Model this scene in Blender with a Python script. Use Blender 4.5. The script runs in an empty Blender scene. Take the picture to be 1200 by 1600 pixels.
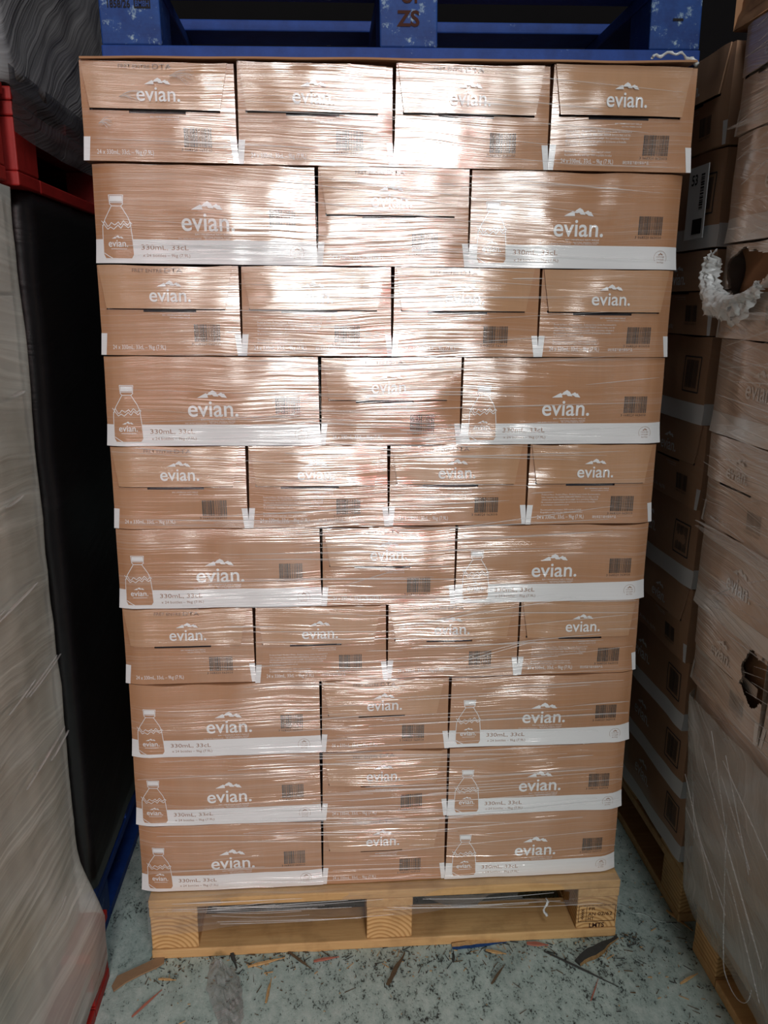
import bpy, bmesh, math, random
from mathutils import Vector, Matrix, noise

sc = bpy.context.scene
COL = sc.collection
R = math.radians

# ------------------------------------------------------------------ camera
def make_camera():
    cam = bpy.data.cameras.new('camera')
    cam.sensor_fit = 'VERTICAL'
    cam.sensor_height = 32.0
    cam.lens = 1250 / 1600 * 32.0
    cam.clip_start = 0.02
    o = bpy.data.objects.new('camera', cam)
    COL.objects.link(o)
    psi, th, ro = -.0755, .2541, .0084
    f = Vector((-math.sin(psi) * math.cos(th), math.cos(psi) * math.cos(th), -math.sin(th)))
    r = Vector((math.cos(psi), math.sin(psi), 0))
    u = r.cross(f)
    r2 = r * math.cos(ro) + u * math.sin(ro)
    u2 = -r * math.sin(ro) + u * math.cos(ro)
    m = Matrix((r2, u2, -f)).transposed().to_4x4()
    m.translation = Vector((-.1206, -1.4348, 1.3249))
    o.matrix_world = m
    sc.camera = o
make_camera()

# ------------------------------------------------------------------ light
sc.view_settings.view_transform = 'Standard'
sc.view_settings.look = 'None'
sc.view_settings.gamma = 1.0
sc.view_settings.use_curve_mapping = False
sc.view_settings.exposure = 0.0
sc.cycles.use_denoising = True
sc.cycles.max_bounces = 8
sc.cycles.transparent_max_bounces = 24
sc.cycles.sample_clamp_indirect = 4.0

w = bpy.data.worlds.new('world')
sc.world = w
w.use_nodes = True
w.node_tree.nodes['Background'].inputs[0].default_value = (.80, .90, 1.0, 1)
w.node_tree.nodes['Background'].inputs[1].default_value = 0.15

def area(name, loc, target, sx, sy, power, color):
    l = bpy.data.lights.new(name, 'AREA')
    l.shape = 'RECTANGLE'; l.size = sx; l.size_y = sy; l.energy = power; l.color = color
    o = bpy.data.objects.new(name, l); COL.objects.link(o)
    o.location = loc
    o.rotation_euler = (Vector(target) - Vector(loc)).to_track_quat('-Z', 'Y').to_euler()
    return o
# daylight through the tall gap of the loading door behind the photographer
area('door_daylight', (.72, -12.0, 4.1), (0.1, 0, 1.2), 1.8, 3.5, 640, (1.0, .985, .96))
# the wide translucent roof lights over the yard side
area('roof_daylight', (.52, -2.6, 4.3), (.1, -.2, .5), 1.0, 2.6, 48, (.93, .97, 1.0))
# added red area light behind the camera, makes the pink streaks in the film
area('added_red_light', (1.80, -11.8, 3.2), (0.1, 0, 1.2), 0.34, 3.0, 80, (1.0, .12, .14))

# ------------------------------------------------------------------ mesh helpers
class MB:
    """Collects vertices and faces with material slots; links as ONE object."""
    def __init__(s): s.v = []; s.f = []; s.m = []; s.mats = []
    def mi(s, mat):
        if mat not in s.mats: s.mats.append(mat)
        return s.mats.index(mat)
    def add(s, vs, fs, mat, T=None):
        b = len(s.v); i = s.mi(mat)
        s.v += [tuple(T(*p)) if T else tuple(p) for p in vs]
        for f in fs: s.f.append([b + k for k in f]); s.m.append(i)
    def grid(s, us, vs, fn, mat, skip=None, flip=False):
        P = [fn(u, v) for v in vs for u in us]; n = len(us); F = []
        for j in range(len(vs) - 1):
            for i in range(n - 1):
                if skip and skip((us[i] + us[i + 1]) / 2, (vs[j] + vs[j + 1]) / 2): continue
                q = [j * n + i, j * n + i + 1, (j + 1) * n + i + 1, (j + 1) * n + i]
                F.append(q[::-1] if flip else q)
        s.add(P, F, mat)
    def box(s, x0, x1, y0, y1, z0, z1, mat, T=None):
        V = [(x, y, z) for z in (z0, z1) for y in (y0, y1) for x in (x0, x1)]
        F = [(0, 2, 3, 1), (4, 5, 7, 6), (0, 1, 5, 4), (2, 6, 7, 3), (0, 4, 6, 2), (1, 3, 7, 5)]
        s.add(V, F, mat, T)
    def warp(s, fn):
        s.v = [tuple(fn(*p)) for p in s.v]
    def build(s, name, parent=None, smooth=True, bevel=0, loc=None, rz=0):
        me = bpy.data.meshes.new(name)
        me.from_pydata(s.v, [], s.f)
        for m in s.mats: me.materials.append(m)
        me.polygons.foreach_set('material_index', s.m)
        me.polygons.foreach_set('use_smooth', [smooth] * len(s.f))
        me.update()
        o = bpy.data.objects.new(name, me); COL.objects.link(o)
        if parent: o.parent = parent
        if loc is not None: o.location = loc
        o.rotation_euler = (0, 0, rz)
        if bevel:
            b = o.modifiers.new('edge', 'BEVEL'); b.width = bevel; b.segments = 2; b.limit_method = 'ANGLE'
        return o

def empty(name, loc=(0, 0, 0), rz=0):
    o = bpy.data.objects.new(name, None); COL.objects.link(o)
    o.location = loc; o.rotation_euler = (0, 0, rz); o.empty_display_size = .05
    return o
def tag(o, label=None, cat=None, group=None, kind=None):
    if label: o['label'] = label
    if cat: o['category'] = cat
    if group: o['group'] = group
    if kind: o['kind'] = kind
    return o
def lin(a, b, n): return [a + (b - a) * i / n for i in range(n + 1)]

_tc = {}
def text_geo(s, size, weight=0.0, res=3):
    """flat triangles of a line of lettering, cap baseline at 0, starting at x=0"""
    k = (s, weight, res)
    if k not in _tc:
        c = bpy.data.curves.new('lettering', 'FONT'); c.body = s; c.size = 1; c.offset = weight; c.resolution_u = res
        o = bpy.data.objects.new('lettering', c); COL.objects.link(o)
        bpy.context.view_layer.update()
        me = o.evaluated_get(bpy.context.evaluated_depsgraph_get()).to_mesh()
        V = [(v.co.x, v.co.y) for v in me.vertices]; F = [tuple(p.vertices) for p in me.polygons]
        bpy.data.objects.remove(o); bpy.data.curves.remove(c)
        x0 = min(v[0] for v in V); x1 = max(v[0] for v in V)
        _tc[k] = ([(v[0] - x0, v[1]) for v in V], F, x1 - x0)
    return _tc[k]
def put_text(mb, s, x, z, width, height, mat, y=-.0006, weight=0.0, res=3, shear=0.0):
    """cap height = height, total width = width, left bottom at x, z"""
    V, F, W = text_geo(s, 1, weight, res)
    kx = width / W; kz = height / .72
    mb.add([(x + v[0] * kx + v[1] * kz * shear, y, z + v[1] * kz) for v in V], F, mat)
def stroke(mb, pts, wd, mat, y=-.0006, closed=False):
    n = len(pts)
    for i in range(n if closed else n - 1):
        a = Vector(pts[i]); b = Vector(pts[(i + 1) % n]); d = b - a
        if d.length < 1e-7: continue
        d.normalize(); q = Vector((-d.y, d.x)) * wd / 2; e = d * wd * .14
        A, B = a - e, b + e; k = max(1, int((B - A).length / .008))
        V = []
        for j in range(k + 1):
            c = A.lerp(B, j / k); V += [(c.x - q.x, y, c.y - q.y), (c.x + q.x, y, c.y + q.y)]
        mb.add(V, [(2 * j, 2 * j + 2, 2 * j + 3, 2 * j + 1) for j in range(k)], mat)
def poly(mb, pts, mat, y):
    mb.add([(p[0], y, p[1]) for p in pts], [tuple(range(len(pts)))], mat)

# ------------------------------------------------------------------ materials
def nt(name):
    m = bpy.data.materials.new(name); m.use_nodes = True
    t = m.node_tree; t.nodes.clear()
    return m, t
def N(t, kind, **kw):
    n = t.nodes.new(kind)
    for k, v in kw.items():
        if k.startswith('i_'):
            key = k[2:].replace('_', ' ')
            n.inputs[key].default_value = v
        else: setattr(n, k, v)
    return n
def L(t, a, b): t.links.new(a, b)
def ramp(t, fac, stops):
    r = N(t, 'ShaderNodeValToRGB'); L(t, fac, r.inputs[0])
    e = r.color_ramp.elements
    e[0].position, e[0].color = stops[0][0], (*stops[0][1], 1)
    e[1].position, e[1].color = stops[-1][0], (*stops[-1][1], 1)
    for p, c in stops[1:-1]:
        x = e.new(p); x.color = (*c, 1)
    return r.outputs[0]
def math_(t, op, a, b=None, clamp=False):
    n = N(t, 'ShaderNodeMath', operation=op); n.use_clamp = clamp
    for i, v in enumerate((a, b)):
        if v is None: continue
        if isinstance(v, (int, float)): n.inputs[i].default_value = v
        else: L(t, v, n.inputs[i])
    return n.outputs[0]
def mixc(t, fac, a, b, mode='MIX'):
    n = N(t, 'ShaderNodeMix', data_type='RGBA', blend_type=mode)
    for sock, v in ((n.inputs[0], fac), (n.inputs[6], a), (n.inputs[7], b)):
        if isinstance(v, (int, float)): sock.default_value = v
        elif isinstance(v, tuple): sock.default_value = (*v, 1)
        else: L(t, v, sock)
    return n.outputs[2]
def noise_(t, vec, scale, detail=3, rough=.5, dist=0):
    n = N(t, 'ShaderNodeTexNoise'); L(t, vec, n.inputs['Vector'])
    n.inputs['Scale'].default_value = scale; n.inputs['Detail'].default_value = detail
    n.inputs['Roughness'].default_value = rough; n.inputs['Distortion'].default_value = dist
    return n.outputs['Fac']

def film_group(tilt_amp, zfreq, name, diag=0.0):
    """clinging stretch film: its horizontal stretch lines as a bump (out 0), a line mask (out 1) and soft blotches (out 2)"""
    g = bpy.data.node_groups.new(name, 'ShaderNodeTree')
    g.interface.new_socket('Height', in_out='OUTPUT', socket_type='NodeSocketFloat')
    g.interface.new_socket('Lines', in_out='OUTPUT', socket_type='NodeSocketFloat')
    g.interface.new_socket('Blotch', in_out='OUTPUT', socket_type='NodeSocketFloat')
    out = g.nodes.new('NodeGroupOutput')
    geo = g.nodes.new('ShaderNodeNewGeometry'); sp = g.nodes.new('ShaderNodeSeparateXYZ')
    g.links.new(geo.outputs['Position'], sp.inputs[0])
    u = math_(g, 'SUBTRACT', sp.outputs[0], sp.outputs[1])
    def comb(a, b):
        c = g.nodes.new('ShaderNodeCombineXYZ'); g.links.new(a, c.inputs[0]); g.links.new(b, c.inputs[2]); return c.outputs[0]
    z = sp.outputs[2]
    big = noise_(g, comb(math_(g, 'MULTIPLY', u, 2.2), math_(g, 'MULTIPLY', z, 5.5)), 1.0, 2)
    t1 = math_(g, 'MULTIPLY', math_(g, 'SUBTRACT', big, .5), tilt_amp)
    z2 = math_(g, 'ADD', z, t1)
    if diag: z2 = math_(g, 'ADD', z2, math_(g, 'MULTIPLY', u, diag))
    n1 = noise_(g, comb(math_(g, 'MULTIPLY', u, .9), math_(g, 'MULTIPLY', z2, zfreq)), 1.0, 2, .55)
    n2 = noise_(g, comb(math_(g, 'MULTIPLY', u, 2.0), math_(g, 'MULTIPLY', z2, zfreq * 2.7)), 1.0, 2, .6)
    mask = noise_(g, comb(math_(g, 'MULTIPLY', u, 2.6), math_(g, 'MULTIPLY', z2, 14)), 1.0, 2, .55)
    amp = math_(g, 'MULTIPLY', math_(g, 'SUBTRACT', mask, .32), 3.2, True)
    h = math_(g, 'ADD', math_(g, 'MULTIPLY', n1, 1.0), math_(g, 'MULTIPLY', n2, .50))
    h = math_(g, 'MULTIPLY', h, math_(g, 'ADD', math_(g, 'MULTIPLY', amp, .85), .12))
    g.links.new(h, out.inputs[0])
    ln = math_(g, 'MULTIPLY', math_(g, 'SUBTRACT', math_(g, 'ADD', math_(g, 'MULTIPLY', n1, .5), math_(g, 'MULTIPLY', n2, .6)), .55), 5.0, True)
    g.links.new(math_(g, 'MULTIPLY', ln, amp), out.inputs[1])
    bl = noise_(g, comb(math_(g, 'MULTIPLY', u, 5), math_(g, 'MULTIPLY', z2, 9)), 1.0, 4, .6)
    g.links.new(bl, out.inputs[2])
    return g
G_MAIN = film_group(.045, 190, 'film_lines_main')
G_SIDE = film_group(.12, 190, 'film_lines_side', diag=.16)

def filmed(name, color, grp, haze=.05, line=.34, bump=.0024, rough=.65, kraft=0.0, coat=1.0, ior=2.5, hazecol=(.72, .70, .68), crough=.12):
    """a printed or bare surface under one or more layers of clear stretch film"""
    m, t = nt(name)
    g = N(t, 'ShaderNodeGroup'); g.node_tree = grp
    p = N(t, 'ShaderNodeBsdfPrincipled'); o = N(t, 'ShaderNodeOutputMaterial')
    geo = N(t, 'ShaderNodeNewGeometry')
    base = (color)
    if kraft:
        oi = N(t, 'ShaderNodeObjectInfo')
        mp = N(t, 'ShaderNodeMapping'); L(t, geo.outputs['Position'], mp.inputs[0]); mp.inputs['Scale'].default_value = (60, 60, 3)
        f1 = noise_(t, mp.outputs[0], 1.6, 3, .6)
        f2 = noise_(t, geo.outputs['Position'], 9, 3, .6)
        c = mixc(t, math_(t, 'MULTIPLY', math_(t, 'SUBTRACT', f1, .35), kraft * 1.5, True), tuple(x * .90 for x in color), tuple(min(1, x * 1.12) for x in color))
        c = mixc(t, math_(t, 'MULTIPLY', math_(t, 'SUBTRACT', f2, .4), kraft * 2.0, True), c, (color[0] * 1.06, color[1] * .97, color[2] * .88))
        c = mixc(t, math_(t, 'MULTIPLY', oi.outputs['Random'], .35), c, (color[0] * 1.03, color[1] * 1.07, color[2] * 1.15))
        base = c
    fac = math_(t, 'ADD', math_(t, 'MULTIPLY', g.outputs[1], line), math_(t, 'MULTIPLY', g.outputs[2], haze), True)
    c2 = mixc(t, fac, base, hazecol)
    L(t, c2, p.inputs['Base Color'])
    p.inputs['Roughness'].default_value = rough
    p.inputs['Specular IOR Level'].default_value = .25
    p.inputs['Coat Weight'].default_value = coat
    p.inputs['Coat Roughness'].default_value = crough
    p.inputs['Coat IOR'].default_value = ior
    b = N(t, 'ShaderNodeBump'); b.inputs['Strength'].default_value = 1.0; b.inputs['Distance'].default_value = bump
    L(t, g.outputs[0], b.inputs['Height']); L(t, b.outputs[0], p.inputs['Coat Normal'])
    L(t, p.outputs[0], o.inputs[0])
    return m

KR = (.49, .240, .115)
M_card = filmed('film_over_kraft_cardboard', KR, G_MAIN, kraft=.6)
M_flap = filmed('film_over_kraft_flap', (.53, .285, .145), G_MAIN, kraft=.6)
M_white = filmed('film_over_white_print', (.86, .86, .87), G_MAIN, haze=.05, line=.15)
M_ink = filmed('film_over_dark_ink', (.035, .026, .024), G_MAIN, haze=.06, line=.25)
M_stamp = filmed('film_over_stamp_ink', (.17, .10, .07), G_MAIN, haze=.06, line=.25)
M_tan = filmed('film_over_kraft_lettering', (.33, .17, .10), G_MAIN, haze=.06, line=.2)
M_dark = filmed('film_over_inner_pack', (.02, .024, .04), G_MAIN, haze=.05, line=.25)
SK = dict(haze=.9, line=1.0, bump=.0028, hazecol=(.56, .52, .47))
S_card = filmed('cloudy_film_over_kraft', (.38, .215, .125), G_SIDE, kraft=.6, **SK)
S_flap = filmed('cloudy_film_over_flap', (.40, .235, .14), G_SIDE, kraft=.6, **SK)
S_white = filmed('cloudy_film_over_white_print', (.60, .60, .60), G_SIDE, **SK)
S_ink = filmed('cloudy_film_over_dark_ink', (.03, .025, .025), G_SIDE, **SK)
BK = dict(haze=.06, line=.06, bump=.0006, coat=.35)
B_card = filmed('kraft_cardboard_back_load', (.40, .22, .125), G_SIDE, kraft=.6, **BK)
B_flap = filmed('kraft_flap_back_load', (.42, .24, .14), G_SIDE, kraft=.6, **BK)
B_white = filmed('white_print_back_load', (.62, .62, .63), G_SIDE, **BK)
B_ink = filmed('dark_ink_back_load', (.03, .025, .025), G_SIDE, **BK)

def simple(name, color, rough=.7, spec=.3, bump=0, bscale=40, var=0, vscale=12, stretch=(1, 1, 1)):
    m, t = nt(name); p = N(t, 'ShaderNodeBsdfPrincipled'); o = N(t, 'ShaderNodeOutputMaterial')
    tc = N(t, 'ShaderNodeTexCoord'); mp = N(t, 'ShaderNodeMapping'); L(t, tc.outputs['Object'], mp.inputs[0]); mp.inputs['Scale'].default_value = stretch
    p.inputs['Base Color'].default_value = (*color, 1)
    if var:
        f = noise_(t, mp.outputs[0], vscale, 4, .6)
        c = mixc(t, f, tuple(x * (1 - var) for x in color), tuple(min(1, x * (1 + var)) for x in color)); L(t, c, p.inputs['Base Color'])
    p.inputs['Roughness'].default_value = rough; p.inputs['Specular IOR Level'].default_value = spec
    if bump:
        b = N(t, 'ShaderNodeBump'); b.inputs['Distance'].default_value = bump
        L(t, noise_(t, mp.outputs[0], bscale, 4, .6), b.inputs['Height']); L(t, b.outputs[0], p.inputs['Normal'])
    L(t, p.outputs[0], o.inputs[0])
    return m
M_bare = simple('bare_cardboard', (.36, .19, .10), .8, .2, .0004, 60, .12, 14)
M_torn = simple('torn_cardboard_edge', (.60, .43, .28), .9, .1, .0008, 200, .1)

# wood with grain; end_grain draws rings
def wood(name, light, dark, rings=False, stretch=(2, 30, 30), paint=None):
    m, t = nt(name); p = N(t, 'ShaderNodeBsdfPrincipled'); o = N(t, 'ShaderNodeOutputMaterial')
    tc = N(t, 'ShaderNodeTexCoord'); mp = N(t, 'ShaderNodeMapping'); L(t, tc.outputs['Object'], mp.inputs[0])
    if rings:
        mp.inputs['Location'].default_value = (.02, 0, .06); mp.inputs['Scale'].default_value = (1, .02, 1)
        wv = N(t, 'ShaderNodeTexWave', wave_type='RINGS', rings_direction='Y'); L(t, mp.outputs[0], wv.inputs[0])
        wv.inputs['Scale'].default_value = 34; wv.inputs['Distortion'].default_value = 2.0; wv.inputs['Detail'].default_value = 2; wv.inputs['Detail Scale'].default_value = .6
        f = wv.outputs['Fac']
        f = math_(t, 'MULTIPLY', f, .75)
    else:
        mp.inputs['Scale'].default_value = stretch
        f = noise_(t, mp.outputs[0], 3.0, 5, .65, .4)
    c = ramp(t, f, [(.25, light), (.75, dark)])
    f3 = noise_(t, tc.outputs['Object'], 14, 4, .6)
    c = mixc(t, math_(t, 'MULTIPLY', math_(t, 'SUBTRACT', f3, .5), 2.2, True), c, tuple(x * .55 for x in dark))
    if paint:
        wear = noise_(t, tc.outputs['Object'], 38, 6, .75)
        edge = noise_(t, tc.outputs['Object'], 6, 2, .5)
        k = math_(t, 'ADD', wear, math_(t, 'MULTIPLY', edge, .35))
        pc = ramp(t, noise_(t, tc.outputs['Object'], 25, 5, .7), [(.3, paint[0]), (.7, paint[1])])
        k2 = math_(t, 'MULTIPLY', math_(t, 'SUBTRACT', k, .77), 9, True)
        c = mixc(t, k2, pc, (.30, .42, .50))
        k3 = math_(t, 'MULTIPLY', math_(t, 'SUBTRACT', k, .86), 12, True)
        c = mixc(t, k3, c, (.50, .42, .18))
    L(t, c, p.inputs['Base Color'])
    p.inputs['Roughness'].default_value = .62; p.inputs['Specular IOR Level'].default_value = .3
    b = N(t, 'ShaderNodeBump'); b.inputs['Distance'].default_value = .0006; L(t, f, b.inputs['Height']); L(t, b.outputs[0], p.inputs['Normal'])
    L(t, p.outputs[0], o.inputs[0])
    return m
W_l, W_d = (.66, .42, .19), (.50, .28, .11)
M_board = wood('pine_board', W_l, W_d)
M_boardy = wood('pine_board_lengthwise', W_l, W_d, stretch=(30, 2, 30))
M_block = wood('pine_block_end_grain', (.66, .40, .17), (.44, .23, .08), rings=True)
M_blue = wood('blue_painted_wood', W_l, W_d, paint=((.006, .028, .14), (.012, .06, .24)))
M_blueb = wood('blue_painted_board', W_l, W_d, paint=((.006, .03, .16), (.010, .05, .25)))
nn = M_blueb.node_tree
for n_ in nn.nodes:
    if n_.type == 'MATH' and n_.operation == 'SUBTRACT' and abs(n_.inputs[1].default_value - .77) < 1e-4: n_.inputs[1].default_value = .87
    if n_.type == 'MATH' and n_.operation == 'SUBTRACT' and abs(n_.inputs[1].default_value - .86) < 1e-4: n_.inputs[1].default_value = .97
M_red = simple('red_painted_wood', (.30, .012, .010), .55, .4, .0006, 60, .3, 20)
M_blackink = simple('black_stencil_ink', (.012, .01, .012), .7, .2)
M_brownink = simple('dark_brown_brand_ink', (.05, .018, .012), .8, .2)

def film_mat(name, color, lo, hi, rough=.18, bump=.0012, zf=120, diag=0.0, tilt=.1, u_scale=1.6, refl=.35):
    """free-hanging film sheet: see-through, with milky stretch lines and gloss"""
    m, t = nt(name); o = N(t, 'ShaderNodeOutputMaterial')
    g = N(t, 'ShaderNodeGroup'); g.node_tree = film_group(tilt, zf, name + '_lines', diag)
    b = N(t, 'ShaderNodeBump'); b.inputs['Distance'].default_value = bump; L(t, g.outputs[0], b.inputs['Height'])
    p = N(t, 'ShaderNodeBsdfPrincipled'); p.inputs['Base Color'].default_value = (*color, 1)
    p.inputs['Roughness'].default_value = rough; p.inputs['Specular IOR Level'].default_value = .8
    L(t, b.outputs[0], p.inputs['Normal'])
    tr = N(t, 'ShaderNodeBsdfTransparent')
    fac = math_(t, 'ADD', math_(t, 'MULTIPLY', math_(t, 'ADD', g.outputs[1], math_(t, 'MULTIPLY', g.outputs[2], .5)), hi - lo), lo, True)
    mx = N(t, 'ShaderNodeMixShader'); L(t, fac, mx.inputs[0]); L(t, tr.outputs[0], mx.inputs[1]); L(t, p.outputs[0], mx.inputs[2])
    L(t, mx.outputs[0], o.inputs[0])
    return m
F_strand = film_mat('clear_film_folds', (.76, .76, .76), .22, .70, .15, .0006)
F_sheet = film_mat('clear_film_sheet', (.45, .46, .47), .02, .34, .16, .002)
F_fog = film_mat('foggy_film_sheet', (.47, .46, .43), .42, .85, .25, .0016, 60, diag=.9, tilt=.3)
F_torn = film_mat('crumpled_film', (.74, .76, .76), .72, 1.0, .22, .002, 90, diag=.5, tilt=.4)
F_clump = film_mat('crumpled_clear_film', (.36, .36, .35), .30, .85, .12, .004, 60, diag=.5, tilt=.5)

# ------------------------------------------------------------------ setting
def floor_mat():
    m, t = nt('worn_painted_concrete'); p = N(t, 'ShaderNodeBsdfPrincipled'); o = N(t, 'ShaderNodeOutputMaterial')
    tc = N(t, 'ShaderNodeTexCoord'); P = tc.outputs['Object']
    mp = N(t, 'ShaderNodeMapping'); L(t, P, mp.inputs[0]); mp.inputs['Scale'].default_value = (1.6, 1, 1); mp.inputs['Rotation'].default_value = (0, 0, .25)
    a = noise_(t, mp.outputs[0], 26, 6, .72)
    b = noise_(t, mp.outputs[0], 130, 6, .75)
    c = noise_(t, P, 3.2, 4, .6)
    col = ramp(t, a, [(.30, (.26, .345, .32)), (.5, (.40, .50, .465)), (.72, (.56, .64, .60))])
    # pits and grime ground into the paint
    s = math_(t, 'ADD', math_(t, 'MULTIPLY', a, .45), math_(t, 'MULTIPLY', b, .55))
    s = math_(t, 'ADD', s, math_(t, 'MULTIPLY', math_(t, 'SUBTRACT', c, .5), -.18))
    dk = math_(t, 'MULTIPLY', math_(t, 'SUBTRACT', .452, s), 22, True)
    col = mixc(t, dk, col, (.030, .034, .032))
    mp2 = N(t, 'ShaderNodeMapping'); L(t, P, mp2.inputs[0]); mp2.inputs['Scale'].default_value = (3.4, 1, 1); mp2.inputs['Rotation'].default_value = (0, 0, -.35)
    sp_ = noise_(t, mp2.outputs[0], 62, 5, .7)
    dk2 = math_(t, 'MULTIPLY', math_(t, 'SUBTRACT', .365, sp_), 26, True)
    col = mixc(t, dk2, col, (.04, .042, .04))
    gr = math_(t, 'MULTIPLY', math_(t, 'SUBTRACT', noise_(t, P, 5.5, 5, .65), .52), 3.4, True)
    col = mixc(t, math_(t, 'MULTIPLY', gr, .5), col, (.09, .10, .09))
    L(t, col, p.inputs['Base Color'])
    p.inputs['Roughness'].default_value = .55; p.inputs['Specular IOR Level'].default_value = .35
    bm = N(t, 'ShaderNodeBump'); bm.inputs['Distance'].default_value = .0025; L(t, s, bm.inputs['Height']); L(t, bm.outputs[0], p.inputs['Normal'])
    L(t, p.outputs[0], o.inputs[0])
    return m
M_floor = floor_mat()
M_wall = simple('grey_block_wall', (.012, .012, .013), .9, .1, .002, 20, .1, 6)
mb = MB(); mb.box(-5, 5, -13, 4.5, -.1, 0, M_floor); tag(mb.build('floor', smooth=False), kind='structure')
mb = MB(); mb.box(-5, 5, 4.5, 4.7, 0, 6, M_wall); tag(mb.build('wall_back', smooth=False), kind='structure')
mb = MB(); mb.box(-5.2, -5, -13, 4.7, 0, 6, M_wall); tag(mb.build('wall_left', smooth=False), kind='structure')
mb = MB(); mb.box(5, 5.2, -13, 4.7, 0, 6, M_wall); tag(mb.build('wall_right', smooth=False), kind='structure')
mb = MB(); mb.box(-5.2, 5.2, -13, 4.7, 6, 6.2, M_wall); tag(mb.build('ceiling', smooth=False), kind='structure')

# ------------------------------------------------------------------ cartons
rnd = random.Random(11)
MOUNT = [[(0, 0), (.30, .62), (.335, .50), (.36, .56), (.355, .22), (.37, .02)],
         [(.34, .40), (.40, .72), (.52, 1.0), (.62, .78), (.72, .18), (.56, .20), (.50, .42), (.44, .36)],
         [(.66, .42), (.80, .70), (.86, .52), (.90, .55), (.94, .30), (1.0, 0), (.82, .08), (.78, .22)]]
def logo(mb, x, z, wd, xh, mat, y, sub=True):
    """word with three peaks above, dot at the end"""
    put_text(mb, 'evian.', x, z, wd, xh * 1.36, mat, y, weight=.011, res=5)
    mw = wd * .60; mh = xh * .62; mx = x + wd * .19; mz = z + xh * 1.50
    for pk in MOUNT: poly(mb, [(mx + a * mw, mz + b * mh) for a, b in pk], mat, y)
def barcode(mb, x, z, wd, ht, mat, seed, y=-.0006, digits=True):
    r = random.Random(seed); q = x; u = wd / 62.0
    while q < x + wd - u * 2:
        b = r.choice((1, 1, 2, 2, 3)) * u
        poly(mb, [(q, z), (min(q + b, x + wd), z), (min(q + b, x + wd), z + ht), (q, z + ht)], mat, y)
        q += b + r.choice((1, 1, 1, 2)) * u
    if digits: put_text(mb, '3 068320 063010', x - wd * .11, z - .0062, wd * 1.06, .0048, mat, y, res=1)
PARA = ['Produit de France - Product of France - Bottled at Source Cachat, Recommended to',
        'Serve. Consommer frais. S.A.E.M.E. EVIAN SAINT FRANCE. Store in a clean, cool, dry',
        'odourless place. Avoid freezing and direct sunlight. Once opened keep refrigerated.',
        'Ne convient pas aux personnes qui ont besoin de boissons en bouteille.',
        'et de la lumiere. Conservation au sec', '',
        'Recommended consumption 1000 recycled content', 'Recyclable bottles and caps 1000 recyclable bottles']
def paragraph(mb, x, z, wd, ht, mat, y=-.0006):
    n = len(PARA); lh = ht / n
    for i, s in enumerate(PARA):
        if s: put_text(mb, s, x, z + ht - (i + 1) * lh, wd * (1, .98, .97, .93, .48, 0, .70, .72)[i], lh * .66, mat, y, res=1)
def bottle(mb, x, z, wd, ht, mw, mk):
    """outline of the small bottle printed on the long side"""
    S = [(.10, 0), (.93, 0), (1.0, .06), (.97, .34), (.93, .56), (.86, .66), (.66, .83), (.36, .83), (.12, .62), (.03, .50), (.02, .34), (.03, .07)]
    X = lambda p: (x + p[0] * wd, z + p[1] * ht)
    Lf = [(0, .10), (.07, .03), (.34, .02), (.50, .03), (.62, .12), (.83, .36)]; Rt = [(0, .93), (.06, 1.0), (.34, .97), (.56, .93), (.66, .86), (.83, .66)]
    def ip(T, v):
        for (a, p), (b, q) in zip(T[:-1], T[1:]):
            if v <= b: return p + (q - p) * (v - a) / (b - a)
        return T[-1][1]
    mb.grid(lin(0, 1, 8), lin(0, .83, 18), lambda u, v: (x + wd * (ip(Lf, v) + (ip(Rt, v) - ip(Lf, v)) * u), -.0007, z + v * ht), mk)
    C = [X(p) for p in S]; lw = .0012
    stroke(mb, C, lw, mw, -.0010, True)
    mb.grid(lin(.31, .71, 4), lin(.90, .985, 2), lambda u, v: (x + u * wd, -.0008, z + v * ht), mw)
    stroke(mb, [X(p) for p in [(.30, .885), (.28, 1.0), (.74, 1.0), (.72, .885)]], lw, mw, -.0010, True)
    stroke(mb, [X(p) for p in [(.32, .885), (.30, .865), (.36, .83)]], lw, mw, -.0010)
    stroke(mb, [X(p) for p in [(.70, .885), (.73, .865), (.66, .83)]], lw, mw, -.0010)
    A = [(0, .60), (.06, .56), (.10, .60), (.20, .51), (.26, .52), (.33, .57), (.44, .53), (.56, .58), (.62, .53), (.72, .60), (.84, .53), (.92, .58), (.98, .55)]
    B = [(.02, .52), (.08, .545), (.20, .465), (.30, .50), (.40, .465), (.54, .53), (.63, .48), (.72, .55), (.86, .49), (.95, .53)]
    stroke(mb, [X(p) for p in A], lw, mw, -.0010); stroke(mb, [X(p) for p in B], lw, mw, -.0010)
    logo(mb, x + .2 * wd, z + .19 * ht, wd * .62, ht * .085, mw, -.0011)
    stroke(mb, [X((.28, .155)), X((.78, .155))], .0008, mw, -.0011)
    stroke(mb, [X((.05, .09)), X((.20, .04)), X((.34, .0)), (x + .5 * wd, z + .0)], lw, mw, -.0010)
def emblem(mb, cx, cz, r_, mat):
    P = [(cx + r_ * math.cos(a), cz + r_ * math.sin(a)) for a in lin(R(-30), R(210), 18)]
    stroke(mb, P, .0005, mat, -.0007)
    for pk in MOUNT: poly(mb, [(cx - r_ * .4 + a * r_ * .8, cz + r_ * .35 + b * r_ * .4) for a, b in pk], mat, -.0007)
    put_text(mb, '100% RE', cx - r_ * .62, cz + r_ * .02, r_ * 1.24, r_ * .22, mat, -.0007, res=1)
    put_text(mb, 'CYCLED', cx - r_ * .62, cz - r_ * .38, r_ * 1.24, r_ * .22, mat, -.0007, res=1)
    put_text(mb, 'BOTTLE', cx - r_ * .5, cz - r_ * .80, r_ * 1.0, r_ * .22, mat, -.0007, res=1)

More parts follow.
